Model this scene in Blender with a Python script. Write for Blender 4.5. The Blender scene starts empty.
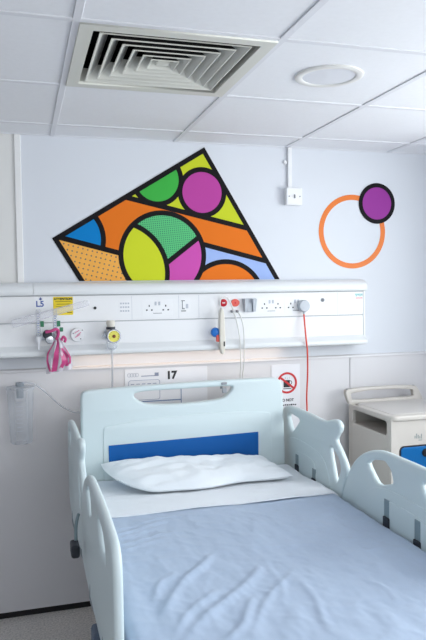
import bpy, bmesh, math, random
from mathutils import Vector, Matrix, noise
random.seed(4)
PI = math.pi
S = bpy.context.scene
COL = S.collection
H = 2.309                                   # ceiling height

# ------------------------------------------------------------------ materials
def srgb(r, g, b):
    f = lambda c: (c/12.92 if c <= .04045 else ((c+.055)/1.055)**2.4)
    return (f(r/255), f(g/255), f(b/255), 1)
def mat(name, rgb, rough=.5, metal=0, bump=0, bscale=200, var=0, vscale=8, emit=None, es=0, spec=.5, coat=0, sheen=0, sub=0):
    m = bpy.data.materials.new(name); m.use_nodes = True
    nt = m.node_tree; p = nt.nodes['Principled BSDF']
    c = srgb(*rgb)
    p.inputs['Base Color'].default_value = c
    p.inputs['Roughness'].default_value = rough
    p.inputs['Metallic'].default_value = metal
    p.inputs['Specular IOR Level'].default_value = spec
    if coat: p.inputs['Coat Weight'].default_value = coat
    if sheen: p.inputs['Sheen Weight'].default_value = sheen
    if emit:
        p.inputs['Emission Color'].default_value = srgb(*emit); p.inputs['Emission Strength'].default_value = es
    tc = nt.nodes.new('ShaderNodeTexCoord')
    if var:
        n = nt.nodes.new('ShaderNodeTexNoise'); n.inputs['Scale'].default_value = vscale; n.inputs['Detail'].default_value = 4
        nt.links.new(tc.outputs['Object'], n.inputs['Vector'])
        r = nt.nodes.new('ShaderNodeMapRange')
        r.inputs['From Min'].default_value = .3; r.inputs['From Max'].default_value = .7
        r.inputs['To Min'].default_value = 1-var; r.inputs['To Max'].default_value = 1+var
        nt.links.new(n.outputs['Fac'], r.inputs['Value'])
        h = nt.nodes.new('ShaderNodeHueSaturation'); h.inputs['Color'].default_value = c
        nt.links.new(r.outputs['Result'], h.inputs['Value']); nt.links.new(h.outputs['Color'], p.inputs['Base Color'])
    if bump:
        n = nt.nodes.new('ShaderNodeTexNoise'); n.inputs['Scale'].default_value = bscale; n.inputs['Detail'].default_value = 3
        nt.links.new(tc.outputs['Object'], n.inputs['Vector'])
        b = nt.nodes.new('ShaderNodeBump'); b.inputs['Strength'].default_value = bump; b.inputs['Distance'].default_value = .002
        nt.links.new(n.outputs['Fac'], b.inputs['Height']); nt.links.new(b.outputs['Normal'], p.inputs['Normal'])
    return m
def clear_mat(name, rgb, opac=.12, rough=.08):
    m = bpy.data.materials.new(name); m.use_nodes = True
    nt = m.node_tree; nt.nodes.clear()
    o = nt.nodes.new('ShaderNodeOutputMaterial'); mx = nt.nodes.new('ShaderNodeMixShader')
    t = nt.nodes.new('ShaderNodeBsdfTransparent'); p = nt.nodes.new('ShaderNodeBsdfPrincipled')
    p.inputs['Base Color'].default_value = srgb(*rgb); p.inputs['Roughness'].default_value = rough
    lw = nt.nodes.new('ShaderNodeLayerWeight'); lw.inputs['Blend'].default_value = .35
    mr = nt.nodes.new('ShaderNodeMapRange'); mr.inputs['To Min'].default_value = opac; mr.inputs['To Max'].default_value = min(1, opac*3.2+.1)
    nt.links.new(lw.outputs['Facing'], mr.inputs['Value']); nt.links.new(mr.outputs['Result'], mx.inputs['Fac'])
    nt.links.new(t.outputs[0], mx.inputs[1]); nt.links.new(p.outputs[0], mx.inputs[2]); nt.links.new(mx.outputs[0], o.inputs['Surface'])
    return m

M = {}
M['wall'] = mat('wall paint', (219,223,230), .55, bump=.05, bscale=300)
M['wall_cream'] = mat('cream wall lining', (226,226,224), .6, bump=.08, bscale=120)
M['clad'] = mat('wall cladding', (222,221,224), .35, var=.012, vscale=3)
M['trimw'] = mat('white trim', (236,236,236), .4)
M['black'] = mat('black skirting gap', (14,14,17), .6)
M['tile'] = mat('ceiling tile', (238,239,243), .8, bump=.25, bscale=500, var=.012, vscale=60)
M['tbar'] = mat('ceiling grid', (226,227,232), .5)
M['trunk'] = mat('trunking enamel', (236,237,239), .35)
M['trunk2'] = mat('trunking cover', (230,233,235), .35)
M['seam'] = mat('shadow gap', (186,188,192), .6)
M['grey'] = mat('grey plastic', (190,196,204), .4)
M['midgrey'] = mat('mid grey', (150,154,160), .5)
M['mark'] = mat('printed grey', (120,124,130), .6)
M['faint'] = mat('faint print', (190,194,204), .6)
M['ink'] = mat('black ink', (25,25,32), .5)
M['hole'] = mat('socket hole', (40,42,52), .7)
M['plate'] = mat('socket plate', (238,239,241), .35)
M['red'] = mat('red button', (205,30,48), .35)
M['redor'] = mat('red oval', (226,92,78), .4)
M['signred'] = mat('sign red', (205,40,48), .5)
M['cable_red'] = mat('red cable', (226,82,64), .5)
M['cable_w'] = mat('white cable', (222,222,220), .45)
M['blue'] = mat('bed blue', (4,92,168), .5, spec=.3)
M['cabblue'] = mat('drawer blue', (0,98,164), .4, spec=.3)
M['blueb'] = mat('blue button', (20,112,200), .4)
M['inkblue'] = mat('blue ink', (60,88,165), .6)
M['teal'] = mat('teal print', (150,200,200), .6)
M['bed'] = mat('bed plastic', (212,226,229), .4)
M['bedmetal'] = mat('bed frame paint', (150,160,168), .4)
M['dark'] = mat('dark rubber', (38,44,54), .5)
M['steel'] = mat('steel', (140,158,164), .35, metal=.3)
M['sheet'] = mat('white sheet', (236,241,247), .8, bump=.2, bscale=900, sheen=.2)
M['mattress'] = mat('mattress cover', (222,235,242), .8, bump=.2, bscale=900)
M['pillow'] = mat('pillow case', (236,242,247), .8, bump=.2, bscale=900, sheen=.2)
M['blanket'] = mat('blue blanket', (174,192,216), .85, bump=.4, bscale=700, var=.015, vscale=40, sheen=.2)
M['cab'] = mat('beige cabinet', (205,200,194), .4, var=.01, vscale=10)
M['cabtop'] = mat('cabinet top', (208,204,200), .35)
M['yellow'] = mat('yellow label', (240,214,30), .5)
M['dial'] = mat('dial yellow', (236,226,96), .4)
M['beige'] = mat('beige plastic', (222,217,206), .45)
M['pink'] = mat('pink plastic print', (198,70,130), .35)
M['green'] = mat('green print', (40,120,84), .5)
M['paper'] = mat('paper', (236,237,242), .5)
M['silver'] = mat('chrome', (170,174,180), .25, metal=.8)
M['clear'] = clear_mat('clear plastic', (222,228,236), .21)
M['bag'] = clear_mat('clear bag', (236,232,242), .45, .2)
M['glass'] = clear_mat('window glass', (240,244,248), .04)
M['tubing'] = clear_mat('clear tubing', (214,220,228), .32)
M['orange'] = mat('orange vinyl', (230,120,40), .4, spec=.3)
M['purple'] = mat('purple vinyl', (150,52,150), .5, spec=.2)
M['vblack'] = mat('black vinyl', (18,16,20), .6, spec=.15)
M['vent'] = mat('vent white', (216,216,208), .5)
M['ventdark'] = mat('vent duct and gap shade', (20,20,22), .8)
M['lens'] = mat('light diffuser', (222,224,230), .4)
M['ringw'] = mat('light bezel', (226,225,222), .4)

def floor_mat():
    m = mat('speckled vinyl floor', (150,148,146), .45)
    nt = m.node_tree; p = nt.nodes['Principled BSDF']
    tc = nt.nodes.new('ShaderNodeTexCoord'); v = nt.nodes.new('ShaderNodeTexNoise')
    v.inputs['Scale'].default_value = 110; v.inputs['Detail'].default_value = 5
    nt.links.new(tc.outputs['Object'], v.inputs['Vector'])
    r = nt.nodes.new('ShaderNodeValToRGB')
    r.color_ramp.elements[0].position = .30; r.color_ramp.elements[0].color = srgb(182,180,178)
    r.color_ramp.elements[1].position = .62; r.color_ramp.elements[1].color = srgb(230,226,222)
    nt.links.new(v.outputs['Fac'], r.inputs['Fac']); nt.links.new(r.outputs['Color'], p.inputs['Base Color'])
    return m
M['floor'] = floor_mat()

# mural: a painted pattern in the panel's own coordinates (x right, z up, origin at its left corner)
def mural_mat():
    m = bpy.data.materials.new('mural pattern'); m.use_nodes = True
    nt = m.node_tree; p = nt.nodes['Principled BSDF']; p.inputs['Roughness'].default_value = .6; p.inputs['Specular IOR Level'].default_value = .15
    N = nt.nodes; LK = nt.links
    tc = N.new('ShaderNodeTexCoord'); sp = N.new('ShaderNodeSeparateXYZ'); LK.new(tc.outputs['Object'], sp.inputs[0])
    X, Z = sp.outputs['X'], sp.outputs['Z']
    ox, oz = -.007, 1.817
    def mth(op, a, b=None, c=None):
        n = N.new('ShaderNodeMath'); n.operation = op
        for i, v in enumerate((a, b, c)):
            if v is None: continue
            if isinstance(v, (int, float)): n.inputs[i].default_value = v
            else: LK.new(v, n.inputs[i])
        return n.outputs[0]
    def circ(cx, cz, r):       # signed distance
        dx = mth('SUBTRACT', X, cx-ox); dz = mth('SUBTRACT', Z, cz-oz)
        return mth('SUBTRACT', mth('SQRT', mth('ADD', mth('MULTIPLY', dx, dx), mth('MULTIPLY', dz, dz))), r)
    def line(ax, az, bx, bz):  # > 0 above the line
        ax -= ox; bx -= ox; az -= oz; bz -= oz
        l = math.hypot(bx-ax, bz-az); nx, nz = -(bz-az)/l, (bx-ax)/l
        return mth('ADD', mth('ADD', mth('MULTIPLY', X, nx), mth('MULTIPLY', Z, nz)), -(nx*ax+nz*az))
    lt = lambda a, v: mth('LESS_THAN', a, v)
    gt = lambda a, v: mth('GREATER_THAN', a, v)
    AND = lambda a, b: mth('MULTIPLY', a, b)
    band = lambda a, w: lt(mth('ABSOLUTE', a), w)
    cur = [None]
    def rgbn(c):
        n = N.new('ShaderNodeRGB'); n.outputs[0].default_value = srgb(*c); return n.outputs[0]
    def paint(mask, colour):
        mx = N.new('ShaderNodeMix'); mx.data_type = 'RGBA'
        LK.new(mask, mx.inputs['Factor']); LK.new(cur[0], mx.inputs['A'])
        if isinstance(colour, tuple): mx.inputs['B'].default_value = srgb(*colour)
        else: LK.new(colour, mx.inputs['B'])
        cur[0] = mx.outputs['Result']
    def dots(base, dot, pitch, rad, ang):
        c, s = math.cos(ang)/pitch, math.sin(ang)/pitch
        u = mth('FRACT', mth('ADD', mth('ADD', mth('MULTIPLY', X, c), mth('MULTIPLY', Z, s)), 20))
        v = mth('FRACT', mth('ADD', mth('ADD', mth('MULTIPLY', X, -s), mth('MULTIPLY', Z, c)), 20))
        du = mth('SUBTRACT', u, .5); dv = mth('SUBTRACT', v, .5)
        d = mth('SQRT', mth('ADD', mth('MULTIPLY', du, du), mth('MULTIPLY', dv, dv)))
        mx = N.new('ShaderNodeMix'); mx.data_type = 'RGBA'; LK.new(lt(d, rad), mx.inputs['Factor'])
        mx.inputs['A'].default_value = srgb(*base); mx.inputs['B'].default_value = srgb(*dot)
        return mx.outputs['Result']
    K = (18,16,20); YG = (200,210,44); OR = (230,118,30); W = .0125
    cur[0] = rgbn(OR)
    L1 = line(.36,2.019,.986,1.876); L2a = line(.026,1.822,.308,1.749); L2b = line(.762,1.788,1.092,1.705)
    left = lt(X, .5)
    right = mth('SUBTRACT', 1.0, left)
    paint(gt(L1, 0), YG)
    paint(AND(lt(L2a, 0), left), dots((242,176,84), (120,110,100), .0235, .17, -.25))
    paint(AND(lt(L2b, 0), right), (160,184,234))
    bq = circ(.063,1.813,.175)
    paint(AND(AND(lt(bq, 0), gt(L2a, 0)), left), (0,126,198))
    paint(AND(AND(band(bq, W), gt(L2a, 0)), left), K)
    paint(AND(band(L2a, W), left), K)
    paint(AND(band(L2b, W), right), K)
    gc = circ(.51,2.114,.1225); mc = circ(.742,2.055,.1155)
    paint(AND(lt(gc, 0), gt(L1, 0)), (64,176,72)); paint(AND(band(gc, W), gt(L1, 0)), K)
    paint(band(L1, W), K)
    paint(lt(mc, 0), (186,70,158)); paint(band(mc, W), K)
    oc = circ(.863,1.499,.205)
    paint(lt(oc, 0), OR); paint(band(oc, W), K)
    bc = circ(.534,1.736,.212); lc = circ(.301,1.647,.254); ch = line(.563,1.706,.728,1.833)
    inb = lt(bc, 0)
    paint(AND(inb, gt(ch, 0)), dots((98,196,128), (30,120,90), .0105, .27, .1))
    paint(AND(inb, lt(ch, 0)), (206,84,176))
    paint(AND(inb, band(ch, W)), K)
    paint(AND(inb, lt(lc, 0)), (206,216,44))
    paint(AND(inb, band(lc, W)), K)
    paint(band(bc, W), K)
    # black border
    e1 = line(-.007,1.817,.756,2.283); e2 = line(.756,2.283,1.165,1.604); e3 = line(-.007,1.817,.116,1.612)
    paint(gt(e1, -.024), K); paint(gt(e2, -.024), K); paint(lt(e3, .024), K)
    LK.new(cur[0], p.inputs['Base Color'])
    return m
M['mural'] = mural_mat()

# ------------------------------------------------------------------ helpers
def thing(name, label, cat, loc, group=None):
    o = bpy.data.objects.new(name, None); COL.objects.link(o); o.location = loc; o.empty_display_size = .05
    o['label'] = label; o['category'] = cat
    if group: o['group'] = group
    return o
def tag(o, label, cat, group=None):
    o['label'] = label; o['category'] = cat
    if group: o['group'] = group
    return o
def rootloc(o):
    while o.parent: o = o.parent
    return o.location.copy()
def obj(name, bm, m, parent=None, smooth=False, origin=None):
    """bm is in world coordinates; becomes ONE mesh object"""
    me = bpy.data.meshes.new(name)
    if isinstance(bm, bpy.types.Mesh): me = bm
    else:
        bmesh.ops.recalc_face_normals(bm, faces=bm.faces); bm.to_mesh(me); bm.free()
    if parent is not None:
        off = rootloc(parent)
    else:
        if origin is None:
            vs = me.vertices
            mn = [min(v.co[i] for v in vs) for i in range(3)]; mx = [max(v.co[i] for v in vs) for i in range(3)]
            origin = ((mn[0]+mx[0])/2, (mn[1]+mx[1])/2, mn[2])
        off = Vector(origin)
    me.transform(Matrix.Translation(-off))
    me.materials.clear()
    for mm in (m if isinstance(m, (list, tuple)) else [m]): me.materials.append(mm)
    if smooth:
        for f in me.polygons: f.use_smooth = True
        try: me.set_sharp_from_angle(angle=math.radians(40))
        except Exception: pass
    me.name = name
    o = bpy.data.objects.new(name, me); COL.objects.link(o)
    if parent is not None: o.parent = parent
    else: o.location = off
    return o
def struct(name, bm, m, parent=None, **k):
    o = obj(name, bm, m, parent, **k)
    if parent is None: o['kind'] = 'structure'
    return o
def NB(): return bmesh.new()
def box(bm, x0, x1, y0, y1, z0, z1, bev=0, seg=2, mi=0):
    t = bmesh.new(); bmesh.ops.create_cube(t, size=1)
    for v in t.verts: v.co = Vector(((x0+x1)/2+v.co.x*(x1-x0), (y0+y1)/2+v.co.y*(y1-y0), (z0+z1)/2+v.co.z*(z1-z0)))
    if bev: bmesh.ops.bevel(t, geom=list(t.edges), offset=bev, segments=seg, profile=.5, affect='EDGES')
    for f in t.faces: f.material_index = mi
    return merge(bm, t)
def merge(bm, t):
    me = bpy.data.meshes.new('tmp'); t.to_mesh(me); t.free(); bm.from_mesh(me); bpy.data.meshes.remove(me); return bm
def B(*a, **k): return box(NB(), *a, **k)
def lathe(bm, prof, c, axis='Z', n=32, cap=True):
    """prof: list of (radius, height) along axis from point c"""
    rings = []
    def P(r, h, a):
        u, v = r*math.cos(a), r*math.sin(a)
        if axis == 'Z': return (c[0]+u, c[1]+v, c[2]+h)
        if axis == 'Y': return (c[0]+u, c[1]-h, c[2]+v)      # height runs out of the wall (-y)
        return (c[0]+h, c[1]+u, c[2]+v)
    for r, h in prof: rings.append([bm.verts.new(P(max(r, 1e-5), h, 2*PI*i/n)) for i in range(n)])
    for a, b in zip(rings, rings[1:]):
        for i in range(n): bm.faces.new((a[i], a[(i+1) % n], b[(i+1) % n], b[i]))
    if cap:
        bm.faces.new(rings[0]); bm.faces.new(rings[-1])
    return bm
def LA(*a, **k): return lathe(NB(), *a, **k)
def smooth_path(pts, sub=8, closed=False):
    pts = [Vector(p) for p in pts]; out = []; n = len(pts)
    for i in range(n if closed else n-1):
        if closed: p0, p1, p2, p3 = pts[(i-1) % n], pts[i], pts[(i+1) % n], pts[(i+2) % n]
        else: p0, p1, p2, p3 = pts[max(i-1, 0)], pts[i], pts[i+1], pts[min(i+2, n-1)]
        for k in range(sub):
            t = k/sub
            out.append(.5*((2*p1)+(p2-p0)*t+(2*p0-5*p1+4*p2-p3)*t*t+(3*p1-p0-3*p2+p3)*t**3))
    if not closed: out.append(pts[-1])
    return out
def tube(bm, pts, r, n=10, sub=8):
    path = smooth_path(pts, sub) if sub > 1 else [Vector(p) for p in pts]
    rings = []; up = Vector((.13, .97, .21))
    for i, p in enumerate(path):
        d = (path[min(i+1, len(path)-1)]-path[max(i-1, 0)])
        if d.length < 1e-7: continue
        d.normalize(); a = up-d*up.dot(d)
        if a.length < 1e-3: a = d.orthogonal()
        a.normalize(); b = d.cross(a); up = a
        rings.append([bm.verts.new(p+r*(math.cos(2*PI*k/n)*a+math.sin(2*PI*k/n)*b)) for k in range(n)])
    for A_, B_ in zip(rings, rings[1:]):
        for k in range(n): bm.faces.new((A_[k], A_[(k+1) % n], B_[(k+1) % n], B_[k]))
    bm.faces.new(rings[0]); bm.faces.new(rings[-1])
    return bm
def chaikin(poly, it=3, k=.25):
    for _ in range(it):
        q = []
        for i, a in enumerate(poly):
            b = poly[(i+1) % len(poly)]
            q += [(a[0]*(1-k)+b[0]*k, a[1]*(1-k)+b[1]*k), (a[0]*k+b[0]*(1-k), a[1]*k+b[1]*(1-k))]
        poly = q
    return poly
def rrect(u0, u1, v0, v1, r, n=6):
    out = []
    for cu, cv, a0 in ((u1-r, v1-r, 0), (u0+r, v1-r, PI/2), (u0+r, v0+r, PI), (u1-r, v0+r, 1.5*PI)):
        out += [(cu+r*math.cos(a0+PI/2*i/n), cv+r*math.sin(a0+PI/2*i/n)) for i in range(n+1)]
    return out
def circle(cu, cv, r, n=48): return [(cu+r*math.cos(2*PI*i/n), cv+r*math.sin(2*PI*i/n)) for i in range(n)]
def outline(polys, w0, w1, plane, bev=0, res=3):
    """flat outline with holes, thickened from w0 to w1. plane 'XZ' (w = y), 'YZ' (w = x), 'XY' (w = z). Returns a mesh in world space"""
    cu = bpy.data.curves.new('o', 'CURVE'); cu.dimensions = '2D'; cu.fill_mode = 'BOTH'
    t = abs(w1-w0); cu.extrude = t/2-bev; cu.bevel_depth = bev; cu.bevel_resolution = res; cu.offset = -bev
    for poly in polys:
        s = cu.splines.new('POLY'); s.points.add(len(poly)-1); s.use_cyclic_u = True
        for p, q in zip(s.points, poly): p.co = (q[0], q[1], 0, 1)
    o = bpy.data.objects.new('o', cu); COL.objects.link(o)
    dg = bpy.context.evaluated_depsgraph_get(); dg.update()
    me = bpy.data.meshes.new_from_object(o.evaluated_get(dg))
    bpy.data.objects.remove(o); bpy.data.curves.remove(cu)
    wm = (w0+w1)/2
    for v in me.vertices:
        a, b, c = v.co
        v.co = {'XZ': (a, wm+c, b), 'YZ': (wm+c, a, b), 'XY': (a, b, wm+c)}[plane]
    bm = bmesh.new(); bm.from_mesh(me); bpy.data.meshes.remove(me)
    bmesh.ops.remove_doubles(bm, verts=bm.verts, dist=1e-5)
    return bm
def prism_x(prof, x0, x1):
    """profile in (y,z) swept along x"""
    bm = NB()
    a = [bm.verts.new((x0, y, z)) for y, z in prof]; b = [bm.verts.new((x1, y, z)) for y, z in prof]
    n = len(prof)
    for i in range(n): bm.faces.new((a[i], a[(i+1) % n], b[(i+1) % n], b[i]))
    bm.faces.new(a); bm.faces.new(b[::-1])
    return bm
def text(s, size, x, y, z, align='CENTER', ext=.0004, bold=0):
    cu = bpy.data.curves.new('t', 'FONT'); cu.body = s; cu.size = size; cu.align_x = align; cu.align_y = 'CENTER'; cu.extrude = ext; cu.offset = bold
    o = bpy.data.objects.new('t', cu); COL.objects.link(o)
    dg = bpy.context.evaluated_depsgraph_get(); dg.update()
    me = bpy.data.meshes.new_from_object(o.evaluated_get(dg))
    bpy.data.objects.remove(o); bpy.data.curves.remove(cu)
    for v in me.vertices: a, b, c = v.co; v.co = (x+a, y-c, z+b)
    return me

# ------------------------------------------------------------------ room shell
XL, XR, YF = -2.5, 2.28, -4.9
struct('floor', B(XL-.1, XR+.3, YF-.1, .1, -.1, 0), M['floor'], origin=(0, 0, -.1))
wb = struct('wall_back', B(XL-.1, XR+.3, 0, .1, 0, H+.2), M['wall'])
obj('cream_lining', B(XL-.1, -.163, -.0015, -.0001, 1.598, H), M['wall_cream'], wb)
cl = NB()
for x0, x1 in ((XL, -1.038), (-1.034, .262), (.266, 1.560), (1.564, XR)):
    box(cl, x0, x1, -.010, 0, .030, 1.188, .002)
obj('lower_cladding', cl, M['clad'], wb)
struct('trim_1', B(-.176, -.146, -.010, 0, 1.598, H, .003), M['trimw'])
struct('trim_2', prism_x([(0, 1.186), (-.016, 1.186), (-.018, 1.190), (-.016, 1.198), (-.004, 1.204), (0, 1.204)], XL, XR), M['clad'])
struct('baseboard_back', B(XL, XR, -.004, 0, 0, .030), M['black'])
struct('wall_left', B(XL-.1, XL, YF, 0, 0, H+.2), M['wall'])
def window_wall(name, axis, w0, w1, u0, u1, ua, ub, za, zb, m):
    bm = NB()
    def bx(a, b, z0, z1):
        if axis == 'X': box(bm, w0, w1, a, b, z0, z1)
        else: box(bm, a, b, w0, w1, z0, z1)
    bx(u0, ua, 0, H+.2); bx(ub, u1, 0, H+.2); bx(ua, ub, 0, za); bx(ua, ub, zb, H+.2)
    return struct(name, bm, m)
W1 = (-3.1, -.75, 1.10, 2.18)      # window in the right wall: y0 y1 z0 z1
window_wall('wall_right', 'X', XR, XR+.3, YF, 0, W1[0], W1[1], W1[2], W1[3], M['wall'])
fr = outline([rrect(W1[0], W1[1], W1[2], W1[3], .005), rrect(W1[0]+.05, -1.95, W1[2]+.05, W1[3]-.05, .005), rrect(-1.90, W1[1]-.05, W1[2]+.05, W1[3]-.05, .005)], XR+.16, XR+.22, 'YZ')
wn = struct('window_1', fr, M['trimw'])
obj('pane', B(XR+.185, XR+.19, W1[0]+.03, W1[1]-.03, W1[2]+.03, W1[3]-.03), M['glass'], wn)
W2 = (-.2, 2.0, 1.0, 2.1)        # made-up window behind the camera, added to carry fill light
window_wall('wall_front', 'Y', YF-.1, YF, XL-.1, XR+.3, W2[0], W2[1], W2[2], W2[3], M['wall'])
fr = outline([rrect(W2[0], W2[1], W2[2], W2[3], .005), rrect(W2[0]+.05, .875, W2[2]+.05, W2[3]-.05, .005), rrect(.925, W2[1]-.05, W2[2]+.05, W2[3]-.05, .005)], YF-.08, YF-.03, 'XZ')
wn = struct('fill_window', fr, M['trimw'])
obj('pane', B(W2[0]+.03, W2[1]-.03, YF-.056, YF-.052, W2[2]+.03, W2[3]-.03), M['glass'], wn)

# ceiling: lay-in tiles in a 600 mm grid
T = .6; Y0 = -.2256; xs = [T*i for i in range(-5, 5)]; ys = [Y0-T*j for j in range(-1, 9)]
bm = NB()
for x in xs:
    for y in ys:
        a0, a1, b0, b1 = max(x+.011, XL), min(x+T-.011, XR), max(y-T+.011, YF), min(y-.011, 0)
        if a1-a0 < .02 or b1-b0 < .02: continue
        if abs(x) < .01 and abs(y-(Y0-T)) < .01: continue         # the vent sits here
        box(bm, a0, a1, b0, b1, H+.004, H+.02, .002, 1)
ce = struct('ceiling', bm, M['tile'], origin=(0, 0, H))
bm = NB()
for x in xs:
    if XL < x < XR: box(bm, x-.012, x+.012, YF, 0, H, H+.014, .0015, 1)
for y in ys:
    if YF < y < 0: box(bm, XL, XR, y-.012, y+.012, H+.0004, H+.0136, .0015, 1)
box(bm, XL, XR, -.012, 0, H+.0002, H+.0138, .001, 1)
obj('ceiling_grid', bm, M['tbar'], ce)
obj('soffit', B(XL-.1, XR+.3, YF-.1, .1, H+.2, H+.25), M['tile'], ce)

# four-way ceiling diffuser
vx, vy = .3, Y0-1.5*T
v = thing('ceiling_vent', 'square white louvred air vent set in the ceiling', 'vent', (vx, vy, H))
def sq(h): return [(vx-h, vy-h), (vx+h, vy-h), (vx+h, vy+h), (vx-h, vy+h)]
obj('frame', outline([sq(.291), sq(.250)], H-.005, H+.012, 'XY', .0015), M['vent'], v)
bm = NB()
def ringfaces(bm, h0, z0, h1, z1):
    a = [bm.verts.new((x, y, z0)) for x, y in sq(h0)]; b = [bm.verts.new((x, y, z1)) for x, y in sq(h1)]
    for i in range(4): bm.faces.new((a[i], a[(i+1) % 4], b[(i+1) % 4], b[i]))
ringfaces(bm, .250, H+.004, .246, H+.05)
obj('inner_flare', bm, M['vent'], v)
for i, h in enumerate((.230, .192, .154, .116, .078, .046)):
    bm = NB()
    ringfaces(bm, h, H-.002, h, H+.001); ringfaces(bm, h-.0035, H-.002, h-.042, H+.046); ringfaces(bm, h, H-.002, h-.0035, H-.002)
    lv = obj('louvre', bm, M['vent'], v)
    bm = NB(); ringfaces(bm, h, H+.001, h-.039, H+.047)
    obj('dusty_shaded_back', bm, M['ventdark'], lv)  # near-black colour paints in the shade of the unlit gaps, with some dust
bm = NB(); box(bm, vx-.02, vx+.02, vy-.02, vy+.02, H+.002, H+.008, .001)
obj('centre_plate', bm, M['vent'], v)
bm = NB(); ringfaces(bm, .285, H+.012, .285, H+.15); box(bm, vx-.285, vx+.285, vy-.285, vy+.285, H+.15, H+.155)
obj('duct', bm, M['ventdark'], v)

d = thing('recessed_downlight', 'round recessed ceiling light with white rim, switched off', 'light', (.888, Y0-1.53*T, H))
dx, dy = .888, Y0-1.53*T
obj('bezel', LA([(.092, .004), (.092, -.0005), (.096, -.003), (.114, -.003), (.119, -.0005), (.119, .004)], (dx, dy, H)), M['ringw'], d, True)
obj('diffuser', LA([(.092, .003), (.092, .0005), (.05, -.001), (.0, -.0015)], (dx, dy, H)), M['lens'], d, True)

# ------------------------------------------------------------------ art on the wall
poly = [(-.007, 1.817), (.756, 2.283), (1.1612, 1.611), (.1166, 1.611)]
o = obj('mural_panel', outline([poly], -.003, -.0002, 'XZ'), M['mural'], origin=(-.007, 0, 1.817)); o.location.x -= .005; o.location.z += .008
tag(o, 'tilted square mural of bright shapes outlined in black above the trunking', 'mural')
o = obj('wall_sticker', outline([circle(1.584, 1.874, .200, 96), circle(1.584, 1.874, .172, 96)], -.0016, -.0002, 'XZ'), M['orange'])
tag(o, 'thin orange ring on the wall right of the mural', 'wall sticker')
d = thing('wall_sticker', 'purple disc with black rim overlapping the orange wall ring', 'wall sticker', (1.737, 0, 1.92))
obj('rim', outline([circle(1.733, 2.030, .111, 96), circle(1.733, 2.030, .088, 96)], -.0034, -.0018, 'XZ'), M['vblack'], d)
obj('disc', outline([circle(1.733, 2.030, .0885, 96)], -.0032, -.0018, 'XZ'), M['purple'], d)

j = thing('junction_box', 'small white switch box at the foot of a conduit under the ceiling', 'electrical box', (1.228, 0, 2.006))
obj('back_box', B(1.186, 1.270, -.034, -.0005, 2.008, 2.094, .003), M['plate'], j)
fp = obj('face_plate', B(1.184, 1.272, -.041, -.034, 2.006, 2.096, .003), M['plate'], j)
for x in (1.198, 1.258): obj('screw', LA([(.0035, 0), (.0035, .001), (0, .0014)], (x, -.0405, 2.051), 'Y', 12), M['mark'], fp)
obj('switch', B(1.224, 1.232, -.044, -.0405, 2.041, 2.061, .001), M['mark'], fp)
c = obj('conduit', B(1.203, 1.225, -.017, -.0005, 2.094, H, .002), M['plate'])
tag(c, 'white conduit strip running from the ceiling to the switch box', 'conduit')
kn = obj('wall_button', LA([(.010, 0), (.010, .010), (.006, .014), (0, .014)], (1.190, -.0005, 2.232), 'Y', 20), M['plate'], smooth=True)
tag(kn, 'tiny white button on the wall beside the conduit', 'wall button')

# ------------------------------------------------------------------ bedhead trunking
FY = -.088
t = thing('bedhead_trunking', 'long white services trunking across the wall above the bed', 'trunking', (.35, 0, 1.265))
TX0 = -1.25
obj('body', B(TX0, 1.600, -.080, -.001, 1.268, 1.556), M['trunk'], t)
prof = [(-.001, 1.556), (-.001, 1.613), (-.055, 1.613), (-.082, 1.608), (-.100, 1.599), (-.110, 1.588), (-.113, 1.576), (-.113, 1.560), (-.109, 1.554), (-.086, 1.552), (-.080, 1.556)]
obj('top_cover', prism_x(prof, TX0, -.108), M['trunk2'], t, True)
obj('top_cover', prism_x(prof, -.1065, 1.612), M['trunk2'], t, True)
obj('front_panel', B(TX0, 1.600, FY, -.080, 1.4265, 1.5485, .0015), M['trunk'], t)
obj('front_panel', B(TX0, 1.600, FY, -.080, 1.316, 1.4215, .0015), M['trunk'], t)
obj('shadow_gap', B(TX0, 1.599, FY+.004, -.079, 1.31, 1.553), M['seam'], t)
prof = [(-.001, 1.268), (-.080, 1.316), (-.088, 1.316), (-.097, 1.304), (-.116, 1.294), (-.120, 1.288), (-.120, 1.276), (-.116, 1.270), (-.070, 1.262), (-.066, 1.268)]
obj('bottom_rail', prism_x(prof, TX0, 1.604), M['trunk2'], t, True)
obj('end_cap', outline([[(-.001, 1.266), (-.083, 1.266), (-.118, 1.275), (-.118, 1.290), (-.091, 1.308), (-.089, 1.552), (-.112, 1.556), (-.112, 1.580), (-.098, 1.600), (-.055, 1.614), (-.001, 1.614)]], 1.601, 1.612, 'YZ', .002), M['trunk2'], t, True)
for x in (.352, .585, .688, 1.448): obj('panel_joint', B(x, x+.0015, FY-.0004, FY+.001, 1.43, 1.543), M['faint'], t)
obj('light_diffuser', B(.06, 1.16, -.062, -.030, 1.2645, 1.2685, .001), mat('reading lamp', (255,240,220), .5, emit=(255,220,188), es=4.5), t)
# brand sticker marks
bm = NB()
for i in range(4): box(bm, 1.556+i*.011, 1.564+i*.011, FY-.0006, FY, 1.522+.004*(i % 2), 1.530+.003*(i % 2))
box(bm, 1.552, 1.598, FY-.0004, FY, 1.531, 1.537)
obj('printed_mark', bm, M['teal'], t)
obj('red_line', B(1.556, 1.596, FY-.0005, FY, 1.512, 1.516), M['signred'], t)

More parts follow.
